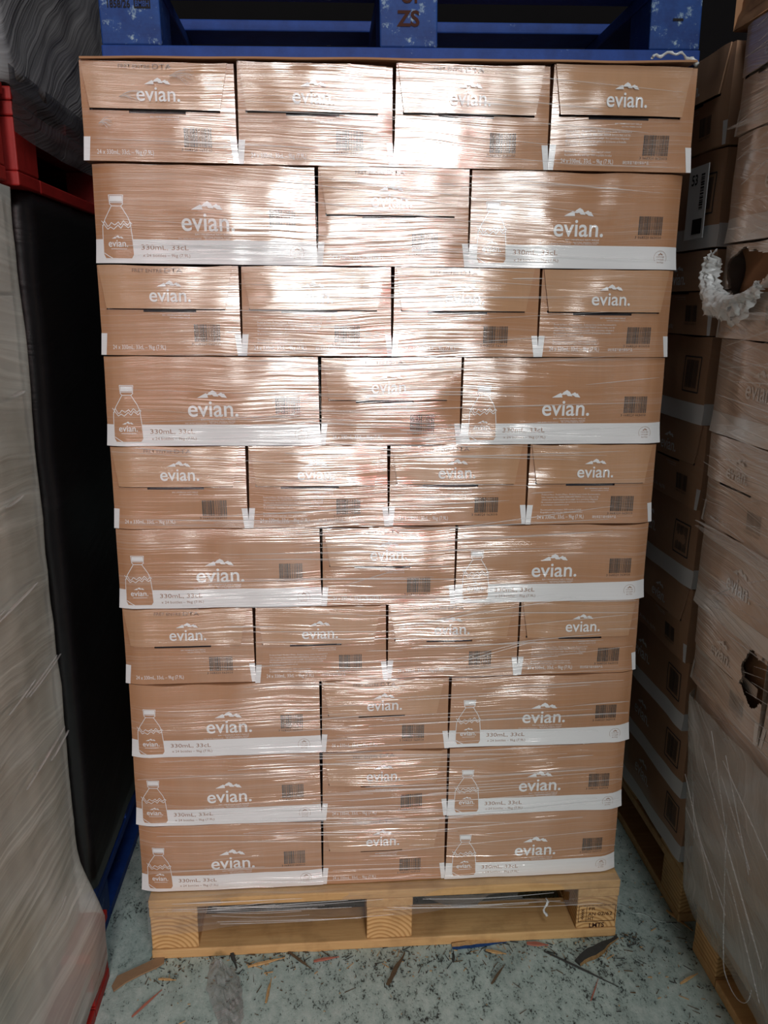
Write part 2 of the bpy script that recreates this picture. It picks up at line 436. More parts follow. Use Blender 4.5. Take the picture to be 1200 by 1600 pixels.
class MS:  # a material set for one load
    def __init__(s, card, flap, white, ink, stamp, tan, dark): s.card, s.flap, s.white, s.ink, s.stamp, s.tan, s.dark = card, flap, white, ink, stamp, tan, dark
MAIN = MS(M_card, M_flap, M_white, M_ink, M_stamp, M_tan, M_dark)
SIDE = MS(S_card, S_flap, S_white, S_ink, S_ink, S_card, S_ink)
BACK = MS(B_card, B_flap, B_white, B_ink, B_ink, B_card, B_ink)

def warper(w_, h, seed, bulge, rl, rr, crush=0.0, skew=0.0):
    def f(x, y, z):
        k = max(0.0, 1 - max(0, y) / .06)
        u, v = x / w_, z / h
        uu = min(1, max(0, u)); vv = min(1, max(0, v))
        dy = -bulge * math.sin(math.pi * uu) ** .8 * math.sin(math.pi * vv) ** .8
        dy += .0032 * (noise.noise(Vector((x * 9, z * 9, seed * 3.7))))
        dy += .0012 * (noise.noise(Vector((x * 24, z * 16, seed * 1.7 + 9))))
        if rl and x < .034: dy += rl * ((.034 - x) / .034) ** 1.6
        if rr and x > w_ - .034: dy += rr * ((x - w_ + .034) / .034) ** 1.6
        dy -= .0025 * max(0, (.16 - vv)) / .16          # lower rim kicks out over the box beneath
        dx = (-1 if u < .5 else 1) * .0022 * max(0, .25 - vv) * 4 * (abs(u - .5) * 2) ** 6
        dz = 0
        if vv > .7: dz = -crush * (vv - .7) / .3 * (.5 + noise.noise(Vector((x * 14, seed, 3.3))))
        dx -= (u - .5) * .003 * vv * (1 + .6 * math.sin(seed * 2.3))
        return (x + dx + skew * z, y + dy * k, z + dz)
    return f

def carton(kind, w_, h, depth, ms, seed, loc, rz=0, tab=True, para=False, stampz=True, bulge=.004, rl=0, rr=0, crush=.002, frame=False, hole=None, skew=0):
    H = .1558; kz = h / H
    mb = MB(); W0 = w_ - .0030
    nx = max(8, int(W0 / (.003 if hole else .012))); xs = lin(0, W0, nx); zs = lin(0, h - .001, 13)
    top = h - .001
    wf = warper(W0, top, seed, bulge, rl, rr, crush, skew)
    skip = None
    if kind == 'end':
        za, zb = .0782 * kz, .0825 * kz
        zs = lin(0, za - .0035, 24 if hole else 6) + [za, zb] + lin(zb, top, 26 if hole else 6)[1:]
        fx0, fx1 = .014, W0 - .024; sx0, sx1 = .068 + .01 * math.sin(seed), .165
        xs = sorted(set(xs + [fx0 + .003, fx1 - .003, sx0, sx1]))
        def skip(x, z):
            if za < z < zb and fx0 < x < fx1: return True
            if za - .0035 < z < za and sx0 < x < sx1: return True
            return False
    mb.grid(xs, zs, lambda x, z: (x, 0, z), ms.card, skip)
    if kind == 'end':   # what shows through the slot under the flap: the shrink film of the bottle packs
        mb.add([(fx0 - .002, .005, za - .008), (fx1 + .002, .005, za - .008), (fx1 + .002, .005, zb + .006), (fx0 - .002, .005, zb + .006)], [(0, 1, 2, 3)], ms.dark)
    ys = [0, .02, .04, .06, depth]
    mb.grid(ys, lin(0, top, 6), lambda y, z: (0, y, z), ms.card, flip=True)
    mb.grid(ys, lin(0, top, 6), lambda y, z: (W0, y, z), ms.card)
    mb.grid(lin(0, W0, 12), ys, lambda x, y: (x, y, top), ms.card)
    mb.grid(lin(0, W0, 12), ys, lambda x, y: (x, y, 0), ms.card, flip=True)
    mb.grid([0, W0], [0, top], lambda x, z: (x, depth, z), ms.card, flip=True)
    sh = .0375 * kz
    K = lambda z: z * kz
    fl = None
    if kind == 'long':
        if not frame:
            mb.grid(lin(-.0003, W0 + .0003, 32), lin(0, sh, 4), lambda x, z: (x, -.0003, z), ms.white)
            bottle(mb, .012, K(.007), .052, K(.098), ms.white, ms.card)
            lx = .146 + rnd.uniform(-.002, .002)
            logo(mb, lx, K(.052), .088, K(.0215), ms.white, -.0006)
            put_text(mb, 'EAU MINÉRALE NATURELLE', lx + .022, K(.0452), .060, .0026, ms.white, res=1)
            put_text(mb, 'NATURAL MINERAL WATER', lx + .036, K(.0412), .046, .0022, ms.white, res=1)
            put_text(mb, 'DES ALPES FRANÇAISES  ·  FROM THE FRENCH ALPS', lx - .006, K(.0385) + .0005, .085, .0018, ms.white, res=1)
            put_text(mb, '330mL, 33cL', .076, K(.0215), .078, .0085, ms.tan, weight=.004)
            put_text(mb, 'x 24 bottles – 9kg (7.9L)', .078, K(.0105), .078, .0052, ms.tan, res=2)
            emblem(mb, W0 - .033, K(.0195), .0115, ms.tan)
            barcode(mb, W0 - .077, K(.056), .045, K(.030), ms.ink, 5)
        else:
            mb.grid(lin(-.0003, W0 + .0003, 32), lin(0, sh * .95, 4), lambda x, z: (x, -.0003, z), ms.white)
            logo(mb, .12, K(.068), .085, K(.022), ms.white, -.0006)
            fx = W0 - .082
            stroke(mb, [(fx, K(.055)), (fx + .060, K(.055)), (fx + .060, K(.118)), (fx, K(.118))], .003, ms.ink, closed=True)
            barcode(mb, fx + .008, K(.062), .044, K(.05), ms.ink, 8, digits=False)
        # the white band runs on round both upright edges
        for X, fp in ((-.0004, True), (W0 + .0004, False)):
            mb.grid([0, .02, .04, .06, depth], lin(0, sh, 2), lambda y, z, X=X: (X, y, z), ms.white, flip=fp)
    else:
        for a, b in ((-.0003, .0085), (W0 - .0075, W0 + .0003)):
            poly(mb, [(a, 0), (b, 0), (b + (.002 if a < .1 else 0), sh), (a - (0 if a < .1 else .003), sh)], ms.white, -.0004)
        put_text(mb, 'EAU MINÉRALE NATURELLE', .108, K(.0685), .046, .0022, ms.white, res=1)
        put_text(mb, 'NATURAL MINERAL WATER', .120, K(.0645), .034, .0018, ms.white, res=1)
        put_text(mb, '24 x 330mL, 33cL – 9kg (7.9L)', .020, K(.0105), .090, .0075, ms.white, res=2)
        barcode(mb, .160, K(.024), .046, K(.030), ms.ink, 5)
        if para:
            paragraph(mb, .026, K(.0215), .112, K(.040), ms.white)
            put_text(mb, '请在常温下避光保存产品', .126, K(.011), .046, .0042, ms.white, res=1)
            put_text(mb, '··············', .174, K(.0115), .03, .006, ms.white, res=1)
        # the glued top flap with its own print
        fb = MB(); t_ = .0022
        def FX(u, v):  # u across, v up: a trapezoid narrower at the bottom
            zb_ = .0805 * kz; a = fx0 - (.012 * v); b = fx1 + (.014 * v)
            return a + (b - a) * u, zb_ + (top - zb_) * v
        lift = lambda v: -.0035 - .002 * (1 - v) ** 2
        U = lin(0, 1, 80 if hole else 20); V = lin(0, 1, 26 if hole else 7)
        def g1(u, v): x, z = FX(u, v); return (x, lift(v), z)
        def g2(u, v): x, z = FX(u, v); return (x, lift(v) + t_, z)
        fb.grid(U, V, g1, ms.flap)
        fb.grid(U, V, g2, ms.flap, flip=True)
        fb.grid(U, [0, 1], lambda u, q: (g2 if q < .5 else g1)(u, 0), ms.card)
        fb.grid([0, 1], V, lambda q, v: (g2 if q < .5 else g1)(0, v), ms.card)
        fb.grid([0, 1], V, lambda q, v: (g1 if q < .5 else g2)(1, v), ms.card)
        pl = -.0064
        logo(fb, .089, K(.0925), .069, K(.0172), ms.white, pl)
        if stampz:
            put_text(fb, 'FRET ENTRE', .062, K(.1435), .050, .0062, ms.stamp, pl + .0006, res=2)
            put_text(fb, 'DTA', .116, K(.1435), .030, .0078, ms.stamp, pl + .0006, res=2)
        if hole: cut_hole(fb, hole)
        fb.warp(wf)
    if hole:
        cut_hole(mb, hole)
    mb.warp(wf)
    body = mb.build('water_carton', loc=loc, rz=rz)
    if kind == 'end': fb.build('top_flap', parent=body)
    return body

def cut_hole(mb, hole):
    """drop the front faces whose middle lies in the torn outline"""
    hx, hz, ra, rb = hole
    F, M = [], []
    for f, m in zip(mb.f, mb.m):
        c = [sum(mb.v[i][k] for i in f) / len(f) for k in range(3)]
        if c[1] < .006:
            a = math.atan2(c[2] - hz, c[0] - hx)
            rr = 1 + .10 * math.sin(3 * a + 1) + .07 * math.sin(7 * a)
            if ((c[0] - hx) / ra) ** 2 + ((c[2] - hz) / rb) ** 2 < rr * rr: continue
        F.append(f); M.append(m)
    mb.f, mb.m = F, M

ZB = [1.706, 1.547, 1.388, 1.236, 1.078, .9245, .7695, .6135, .458, .3025, .147]
JX = {1: (-.503, -.256, 0, .262, .510), 3: (-.503, -.261, .001, .262, .506), 5: (-.504, -.26, -.002, .258, .506), 7: (-.506, -.257, -.002, .257, .503),
      2: (-.499, -.128, .132, .507), 4: (-.504, -.126, .128, .508), 6: (-.506, -.127, .126, .505), 8: (-.504, -.132, .123, .502), 9: (-.507, -.133, .125, .498), 10: (-.506, -.133, .125, .497)}
ORD = {1: 'top row', 2: 'second row from the top', 3: 'third row from the top', 4: 'fourth row from the top', 5: 'fifth row from the top', 6: 'sixth row from the top',
       7: 'seventh row from the top', 8: 'third row up from the wooden pallet', 9: 'second row up from the wooden pallet', 10: 'bottom row, resting on the wooden pallet'}
PARAS = {(1, 3), (3, 1), (3, 3), (5, 1), (5, 3), (7, 1), (7, 3)}
for k in range(1, 11):
    z0, z1 = ZB[k], ZB[k - 1]; J = JX[k]
    for i in range(len(J) - 1):
        if k == 1: z1 = 1.6945 + .020 * ((J[i] + J[i + 1]) / 2 + .5)   # the crushed top row leans down to the left
        n = len(J) - 1
        if n == 4:
            kd = 'end'; wh = ('leftmost', 'second from left', 'third from left', 'rightmost')[i]
            lab = 'end-on carton, flapped end out, %s in the %s' % (wh, ORD[k])
        else:
            kd = 'end' if i == 1 else 'long'
            lab = ('long carton with printed bottle, left end of the %s' if i == 0 else 'end-on carton between two long ones, middle of the %s' if i == 1 else 'long carton with printed bottle, right end of the %s') % ORD[k]
        o = carton(kd, J[i + 1] - J[i], z1 - z0, .38 if kd == 'end' else .2533, MAIN, k * 7 + i, (J[i], rnd.uniform(-.003, .003), z0),
                   para=(k, i) in PARAS, stampz=(i % 2 == 0 or n == 3), rl=.010 if i == 0 and k != 1 else .0, rr=.012 if i == n - 1 and k not in (1,) else 0,
                   bulge=.006 if kd == 'long' else .004, crush=rnd.uniform(.001, .004))
        tag(o, lab, 'carton', 'water cartons stacked on the middle pallet')

# right-hand loads: same cartons, narrow aisle between
RZ = [1.757, 1.595, 1.428, 1.274, 1.111, .947, .787, .629, .477, .317, .160]
RX = [.566, .571, .574, .579, .588, .593, .598, .608, .621, .635]
for k in range(1, 11):
    kd = 'end' if k in (1, 3, 5, 7) else 'long'
    z0, z1 = RZ[k], RZ[k - 1]; wd = .2533 if kd == 'end' else .38
    for j in range(2 if kd == 'end' else 1):
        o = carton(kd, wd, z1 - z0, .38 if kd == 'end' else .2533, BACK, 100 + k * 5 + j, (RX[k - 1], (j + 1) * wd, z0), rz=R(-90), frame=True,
                   para=False, stampz=False, bulge=.005, rl=0, rr=.004, crush=.003)
        if kd == 'end' and j == 1: lab = 'shadowed end-on carton, deeper in the right-hand gap, %s' % ORD[k]
        else: lab = 'shadowed carton at the corner beside the dark gap, %s' % ORD[k].replace('resting on the wooden pallet', 'near the floor').replace('wooden pallet', 'floor')
        tag(o, lab, 'carton', 'shadowed cartons across the right-hand gap')
FX_ = [.553, .556, .560, .566, .570, .572, .582, .595, .612, .626]
for k in range(1, 11):
    kd = 'long' if k in (2, 4, 6, 8, 9, 10) else 'end'
    z0, z1 = RZ[k], RZ[k - 1]; wd = .2533 if kd == 'end' else .38
    hole = None
    if k == 3: hole = None
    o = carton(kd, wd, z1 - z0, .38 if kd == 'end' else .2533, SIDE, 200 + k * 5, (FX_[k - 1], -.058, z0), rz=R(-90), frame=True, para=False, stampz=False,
               bulge=.006, rl=.004, rr=0, crush=.003, hole=(.090, .106, .072, .037) if k == 3 else ((.228, .105, .040, .045) if k == 7 else None))
    lab = 'carton under cloudy stretch film on the near right load, %s' % ORD[k].replace('resting on the wooden pallet', 'near the floor').replace('wooden pallet', 'floor')
    if k == 3: lab = 'film-wrapped carton with a large torn hole, near right load'
    if k == 7: lab = 'film-wrapped carton with a small ripped hole showing brown inside, near right load'
    tag(o, lab, 'carton', 'cloudy film-wrapped cartons of the near right load')
    if k >= 5:
        o2 = carton(kd, wd, z1 - z0, .38 if kd == 'end' else .2533, SIDE, 260 + k * 5, (FX_[k - 1] + .003, -.058 - wd - .004, z0), rz=R(-90), frame=True, para=False, stampz=False, bulge=.006)
        tag(o2, 'film-covered carton nearest the camera, near right load, %s' % ORD[k].replace('resting on the wooden pallet', 'near the floor').replace('wooden pallet', 'floor'), 'carton', 'cloudy film-wrapped cartons of the near right load')
    if k in (3, 7):   # crumpled cardboard lining seen through the hole
        ib = MB()
        def crm(u, v, s=k): return (u, .016 + .016 * noise.noise(Vector((u * 20, v * 20, s))) + .02 * u, v)
        ib.grid(lin(.03, wd - .01, 16), lin(.01, z1 - z0 - .01, 12), crm, M_bare)
        ib.grid(lin(.03, wd - .03, 16), lin(0, .05, 6), lambda u, v: (u, .004 + v, .03 + .012 * noise.noise(Vector((u * 16, v * 20, 5)))), M_bare)
        ib.build('inner_lining', parent=o)

# ------------------------------------------------------------------ pallets
def pallet(name, z0, x0, x1, y0, y1, mt_deck, mt_deck_y, mt_block, label, group=None, bottom_x=True, deck_n=5, along='y', cat='pallet'):
    """nine-block pallet; deck boards run along x, stringers along y, perimeter boards beneath"""
    root = empty(name, ((x0 + x1) / 2, y0, z0)); ox, oy = (x0 + x1) / 2, y0
    def bx(n, a, b, c, d, e, f, mat, bev=.0025):
        mb = MB(); cx, cy, cz = (a + b) / 2, (c + d) / 2, (e + f) / 2
        mb.box(a - cx, b - cx, c - cy, d - cy, e - cz, f - cz, mat)
        return mb.build(n, root, smooth=False, bevel=bev, loc=(cx - ox, cy - oy, cz))
    bw = .098
    xs = [(x0, x0 + bw), ((x0 + x1) / 2 - .048, (x0 + x1) / 2 + .050), (x1 - bw + .008, x1)]
    D = y1 - y0; ys = [(y0, y0 + .1), ((y0 + y1) / 2 - .05, (y0 + y1) / 2 + .05), (y1 - .1, y1)]
    n = deck_n
    for i in range(n):
        pitch = (D - .1) / (n - 1)
        bx('deck_board', x0, x1, y0 + i * pitch, y0 + i * pitch + (.12 if i in (0, n - 1) else .09), .124, .144, mt_deck)
    for a, b in xs: bx('stringer_board', a, b, y0 + .001, y1 - .001, .102, .1235, mt_deck_y)
    blocks = []
    for c, d in ys:
        for a, b in xs: blocks.append(bx('block', a + .001, b - .001, c + .003, d, .0225, .1015, mt_block))
    for c, d in ys: bx('base_board', x0, x1, c, d, 0, .022, mt_deck)
    for a, b in (xs[0], xs[2]): bx('base_board', a, b, ys[0][1] + .001, ys[1][0] - .001, 0, .022, mt_deck_y)
    for a, b in (xs[0], xs[2]): bx('base_board', a, b, ys[1][1] + .001, ys[2][0] - .001, 0, .022, mt_deck_y)
    tag(root, label, cat, group)
    return root, blocks

pl, bl = pallet('wooden_pallet', 0, -.490, .498, -.026, 1.174, M_board, M_boardy, M_block, 'bare pine pallet carrying the tall middle stack of cartons')
# burnt-in marks on the right front block
st = MB()
def T_(s, x, z, wd, ht, wt=.006): put_text(st, s, x, z, wd, ht, M_brownink, 0, weight=wt)
fx, fz, fw, fh = -.040, -.022, .080, .040
dash = lambda a, b: [stroke(st, [(a[0] + (b[0] - a[0]) * q / 9, a[1] + (b[1] - a[1]) * q / 9), (a[0] + (b[0] - a[0]) * (q + .75) / 9, a[1] + (b[1] - a[1]) * (q + .75) / 9)], .0011, M_brownink, 0) for q in range(9)]
stroke(st, [(fx, fz), (fx + fw, fz), (fx + fw, fz + .028)], .0014, M_brownink, 0)
stroke(st, [(fx, fz), (fx, fz + fh)], .001, M_brownink, 0); dash((fx, fz + fh), (fx + fw, fz + fh)); dash((fx + .017, fz), (fx + .017, fz + fh)); dash((fx + fw, fz + .028), (fx + fw, fz + fh))
T_('FR', fx + .022, fz + .0285, .014, .0075); T_('AN', fx + .021, fz + .0145, .016, .0085); T_('02/62', fx + .042, fz + .0145, .032, .0085); T_('HT', fx + .021, fz + .003, .013, .0085)
T_('LMTS', fx + .025, fz - .0155, .033, .0115, .02)
for i in range(5): stroke(st, [(fx + .008, fz + .008 + i * .005), (fx + .005, fz + .012 + i * .005)], .001, M_brownink, 0); stroke(st, [(fx + .009, fz + .008 + i * .005), (fx + .012, fz + .012 + i * .005)], .001, M_brownink, 0)
stroke(st, [(fx + .0085, fz + .004), (fx + .0085, fz + .032)], .0009, M_brownink, 0)
sb = st.build('branded_stamp', bl[2], smooth=False, loc=(0, -.0492, 0)); tag(sb, label='dark brown burnt-in shipping stamp')

# blue pallet on top of the middle stack, with only its lower half in the picture
pb, bb = pallet('blue_pallet', 1.7155, -.474, .524, .035, 1.235, M_blueb, M_blueb, M_blue, 'worn blue painted pallet sitting on top of the middle stack')
pb.rotation_euler = (0, R(-1.15), 0)
s2 = MB(); put_text(s2, 'UI', -.012, .022, .026, .024, M_brownink, 0, weight=.02); put_text(s2, 'ZS', -.020, -.012, .038, .023, M_brownink, 0, weight=.03)
tag(s2.build('stencilled_letters', bb[1], smooth=False, loc=(0, -.0497, .004)), label='dark stencilled letters')
s3 = MB(); stroke(s3, [(-.040, .026), (.036, .026), (.036, .038)], .002, M_blackink, 0); stroke(s3, [(-.040, .026), (-.040, .038)], .002, M_blackink, 0)
put_text(s3, '1858/26', -.034, .010, .036, .011, M_blackink, 0, weight=.02)
poly(s3, [(.008, .009), (.034, .009), (.034, .022), (.008, .022)], M_blackink, .0002)
put_text(s3, 'BM8H', .010, .0115, .022, .0085, M_blue, -.0003, weight=.02)
tag(s3.build('stencilled_letters', bb[0], smooth=False, loc=(0, -.0497, .004)), label='black stencilled numbers in a frame')
s4 = MB(); poly(s4, [(-.006, .0), (.012, .0), (.012, .004), (-.006, .004)], M_blackink, 0)
s4.build('stencilled_mark', bb[2], smooth=False, loc=(0, -.0497, .004))

# thin card slip sheet between the cartons and the blue pallet
mb = MB(); T = .003
def slip(u, v): return (u, v, 1.7010 + .020 * (u + .5) + .0025 * noise.noise(Vector((u * 7, v * 3, 2))) - (.003 if v < 0 else 0) + .012 * (u > .50) * (u - .50) * 10)
U = lin(-.498, .500, 40); V = lin(-.012, 1.15, 20)
mb.grid(U, V, slip, M_card); mb.grid(U, V, lambda u, v: (slip(u, v)[0], v, slip(u, v)[2] - T), M_card, flip=True)
mb.grid(U, [0, 1], lambda u, q: (u, V[0], slip(u, V[0])[2] - T * (1 - q)), M_bare)
tag(mb.build('slip_sheet'), 'thin brown card sheet between the cartons and the blue pallet', 'card sheet')
# knotted strip of white film left on the slip sheet at the right
mb = MB(); pts = []
for i in range(26):
    t_ = i / 25; pts.append(Vector((.425 + .080 * t_, -.004 + .006 * math.sin(t_ * 9), 1.722 + .010 * math.sin(t_ * math.pi) ** .6 - .006 * t_ + .002 * math.sin(t_ * 23))))
def tube(mb, pts, rad, mat, seg=6, flat=1.0, seed=0):
    V = []; F = []
    for i, p in enumerate(pts):
        d = (pts[min(i + 1, len(pts) - 1)] - pts[max(i - 1, 0)]).normalized()
        a = d.cross(Vector((.13, .21, 1))).normalized(); b = d.cross(a)
        r_ = rad(i / (len(pts) - 1)) if callable(rad) else rad
        for k in range(seg):
            an = k / seg * 2 * math.pi; q = p + a * math.cos(an) * r_ + b * math.sin(an) * r_ * flat
            if seed: q += Vector([noise.noise(q * 150 + Vector((seed, j * 9, 0))) * r_ * .7 for j in range(3)])
            V.append(q)
    for i in range(len(pts) - 1):
        for k in range(seg): F.append((i * seg + k, i * seg + (k + 1) % seg, (i + 1) * seg + (k + 1) % seg, (i + 1) * seg + k))
    F.append(tuple(range(seg))); F.append(tuple(range((len(pts) - 1) * seg, len(pts) * seg)))
    mb.add(V, F, mat)
tube(mb, pts, lambda t: .0025 + .006 * max(0, t - .65), F_torn, 7, .8, 4)
tag(mb.build('film_scrap'), 'twisted white strip of film lying at the foot of the blue pallet', 'film scrap')

# ------------------------------------------------------------------ film on the middle stack
mb = MB(); rf = random.Random(5)
def fold(mb, p0, p1, wd, mat, sag=0.0, n=10, out=0.0016):
    """a narrow ridge of gathered film from p0 to p1, standing proud of the cartons"""
    p0, p1 = Vector(p0), Vector(p1); d = (p1 - p0); dn = d.normalized()
    nrm = Vector((0, -1, 0)) if abs(d.x) > abs(d.y) else Vector((-1, 0, 0))
    up = dn.cross(nrm); 
    if up.z < 0: up = -up
    V = []
    for i in range(n + 1):
        t_ = i / n; c = p0.lerp(p1, t_) + Vector((0, 0, -sag * math.sin(math.pi * t_)))
        w2 = wd * (.15 + .85 * math.sin(math.pi * t_) ** .5) / 2
        V += [c - up * w2, c + nrm * out, c + up * w2]
    F = []
    for i in range(n):
        for k in (0, 1): F.append((i * 3 + k, (i + 1) * 3 + k, (i + 1) * 3 + k + 1, i * 3 + k + 1))
    mb.add(V, F, mat)
FY = -.0125
def wrap_front(x, z): return (x, FY, z)
bands = [(.70, .0, 24), (.52, .01, 20), (.35, -.05, 18)]
for i in range(230):
    z = rf.uniform(.16, 1.69); cx = rf.gauss(.03, .19); ln = rf.choice((.06, .1, .16, .25, .4, .6)) * rf.uniform(.7, 1.2)
    ti = .075 * noise.noise(Vector((cx * 1.6, z * 4.0, 4.4))) + rf.uniform(-.008, .008)
    x0, x1 = max(-.495, cx - ln / 2), min(.485, cx + ln / 2)
    if x1 - x0 < .03: continue
    fold(mb, (x0, FY, z - ti * (x1 - x0) / 2 * 2), (x1, FY, z + ti * (x1 - x0) / 2 * 2), rf.uniform(.0009, .0028), F_strand, out=.0012)
for i in range(26):   # long tight folds, right across
    z = rf.choice((.46, .50, .30, .78, .80, .93, .95, 1.10, 1.24, 1.39, 1.40, 1.54)) + rf.uniform(-.02, .02); ti = rf.uniform(-.03, .03)
    x0 = rf.uniform(-.5, -.1); x1 = x0 + rf.uniform(.35, .6)
    fold(mb, (x0, FY, z), (min(x1, .485), FY, z + ti), rf.uniform(.001, .003), F_strand, out=.0012, n=16)
for i in range(16):   # crossing rope lines near the lower middle rows
    x0 = rf.uniform(-.1, .2); z = rf.uniform(.64, 1.0)
    fold(mb, (x0, FY, z), (x0 + rf.uniform(.15, .35), FY, z + rf.uniform(.02, .06)), rf.uniform(.001, .0022), F_strand, out=.0012)
# foot of the film, drawn in over the top of the pallet and bridging its two openings
def foot(u, v):   # u -.49..-.49+.98, v 0..1 downwards
    zt = .165; zb = .074 + .012 * math.sin(u * 5 + 1) + .010 * noise.noise(Vector((u * 7, 0, 8))) + .016 * (u > .1) * math.sin((u - .1) * 8)
    open_ = 0
    for a, b in ((-.394, -.044), (.05, .41)):
        if a < u < b: open_ = math.sin(math.pi * (u - a) / (b - a))
    return (u, -.0290 + .012 * open_ * v ** .5 + .0015 * noise.noise(Vector((u * 18, v * 9, 1))), zt + (zb - zt) * v)
mb.grid(lin(-.492, .498, 90), lin(0, 1, 14), foot, F_sheet, skip=lambda u, v: (((u - .335) / .060) ** 2 + ((v - .72) / .22) ** 2 < 1 + .2 * math.sin(u * 90)))
for i in range(18):
    x0 = rf.choice((-.44, .02)) + rf.uniform(-.04, .1); z = rf.uniform(.080, .140); x1 = x0 + rf.uniform(.15, .42)
    fold(mb, (x0, -.0310, z), (min(.495, x1), -.0310, z + rf.uniform(-.012, .012)), rf.uniform(.0008, .003), F_strand, sag=rf.uniform(0, .006), out=.0012)
# wrinkled fans of film at the top left corner
for cx, cz, sp, q in ((-.44, 1.640, .035, 1), (-.36, 1.672, .04, 2), (-.475, 1.60, .022, 4)):
    for j in range(7):
        a = -.9 + .22 * j + rf.uniform(-.1, .1)
        fold(mb, (cx, FY - .001, cz), (cx + sp * math.cos(a), FY - .001, cz + sp * math.sin(a) * .5 + rf.uniform(0, .008)), .0014, F_strand, sag=-.004, out=.002)
film_ob = mb.build('stretch_film')
tag(film_ob, 'clear stretch film drawn tight in shiny folds round the middle stack and its pallet', 'stretch film')

# loose grey film flap and a small dangling tail inside the right opening of the pallet
mb = MB()
mb.grid(lin(0, 1, 20), lin(0, 1, 10), lambda u, v: (.085 + .20 * u + .02 * v * math.sin(u * 5), .004 + .035 * v + .004 * noise.noise(Vector((u * 8, v * 8, 3))), .098 - (.062 * v * math.sin(math.pi * min(1, u * 1.0 + .12)) ** .7)), simple('grey_hanging_film', (.11, .11, .11), .3, .6, .003, 20))
tag(mb.build('film_scrap'), 'dull grey film sagging inside the right opening of the pine pallet', 'film scrap')
mb = MB()
tube(mb, [Vector((.345 + .004 * math.sin(i * .8), -.006, .088 - i * .0048)) for i in range(10)], lambda t: .0025 + .003 * t, F_torn, 6, .6, 6)
tag(mb.build('film_scrap'), 'short white film tail dangling in the right opening of the pine pallet', 'film scrap')

# ------------------------------------------------------------------ right-hand pallets and film
pr, _ = pallet('wooden_pallet', 0, .648, 1.64, -1.27, -.072, M_boardy, M_board, M_block, 'pine pallet under the near right load, edge on to the aisle')
pr2, _ = pallet('wooden_pallet', 0, .650, 1.64, .004, 1.20, M_boardy, M_board, M_block, 'pine pallet in deep shade under the far right load')
mb = MB()
def side_x(z):   # the leaning outer face of the near right load
    return .545 + .00 * z if z > 1.2 else .545 + (1.2 - z) * .075
for i in range(120):
    z = rf.uniform(.35, 1.74); y0 = -.080 - rf.uniform(0, .22); y1 = max(-.46, y0 - rf.uniform(.05, .25)); ti = rf.uniform(-.02, .05)
    if 1.34 < z < 1.425: continue
    x = side_x(z) - .0060
    fold(mb, (x, y0, z), (x, y1, z + ti), rf.uniform(.0009, .0035), F_strand, out=.0014)
# bands of rope-like film
for z, wd, t2 in ((.925, .010, -.004), (.915, .016, -.010), (1.29, .012, .004), (1.585, .010, -.002)):
    fold(mb, (side_x(z) - .006, -.060, z + .02), (side_x(z) - .006, -.44, z + .02 + t2), wd, F_strand, out=.003, n=16)
# foggy skirt over the lower rows, tucked in under the load
def skirt(u, v):
    y = -.050 - .62 * u; zt = .60; zb = .085 + .012 * math.sin(u * 6) 
    z = zt + (zb - zt) * v
    x = side_x(z) - .012 + .055 * max(0, v - .86) / .14 * .4 + .004 * noise.noise(Vector((u * 9, v * 6, 2)))
    x += .022 * math.exp(-(u / .02) ** 2)
    return (x, y, z)
mb.grid(lin(0, 1, 60), lin(0, 1, 60), skirt, F_fog)
for i in range(12):
    u = rf.uniform(0, .35); v0 = rf.uniform(0, .5); a = Vector(skirt(u, v0)); b = Vector(skirt(min(1, u + rf.uniform(.1, .3)), min(.97, v0 + rf.uniform(.15, .4))))
    fold(mb, (a.x - .006, a.y, a.z), (b.x - .006, b.y, b.z), rf.uniform(.001, .006), F_strand, out=.0015)
P = []
for i in range(30):   # hanging loop of film edge
    t_ = i / 29
    P.append((-.30 + .055 * math.cos(math.pi * (1 + t_)) , .185 + .0 - .065 * math.sin(math.pi * t_) + (.25 * (t_ - .75) * 4 if t_ > .75 else 0)))
for a, b in zip(P[:-1], P[1:]):
    fold(mb, (side_x(a[1]) - .017, a[0], a[1]), (side_x(b[1]) - .017, b[0] - 1e-5, b[1]), .0022, F_strand, out=.002, n=2)
tag(mb.build('stretch_film'), 'cloudy creased stretch film over the near right load', 'stretch film')
# torn fringe round the large hole
mb = MB()
for ring in range(3):
    def fr(u, v, ring=ring):
        a = R(150) + u * R(185); ra = .072 + .005 * ring; rb = .037
        grow = v * (.022 + .012 * math.sin(a * 3 + ring) + .014 * abs(noise.noise(Vector((a * 9, ring, 1)))))
        y = -.058 - .090 - (ra + grow) * math.cos(a); z = 1.274 + .106 + (rb + grow * 1.25) * math.sin(a)
        return (.5455 - .007 * ring - .010 * math.sin(v * 3) + .009 * noise.noise(Vector((a * 7, v * 4, ring))), y, z)
    # keep the order so that the fringe covers the far and lower rim
    mb.grid(lin(0, 1, 70), lin(0, 1, 10), lambda u, v: fr(u, v), F_torn)
tag(mb.build('torn_film'), 'crumpled white torn film fringing the large hole of the near right load', 'torn film')
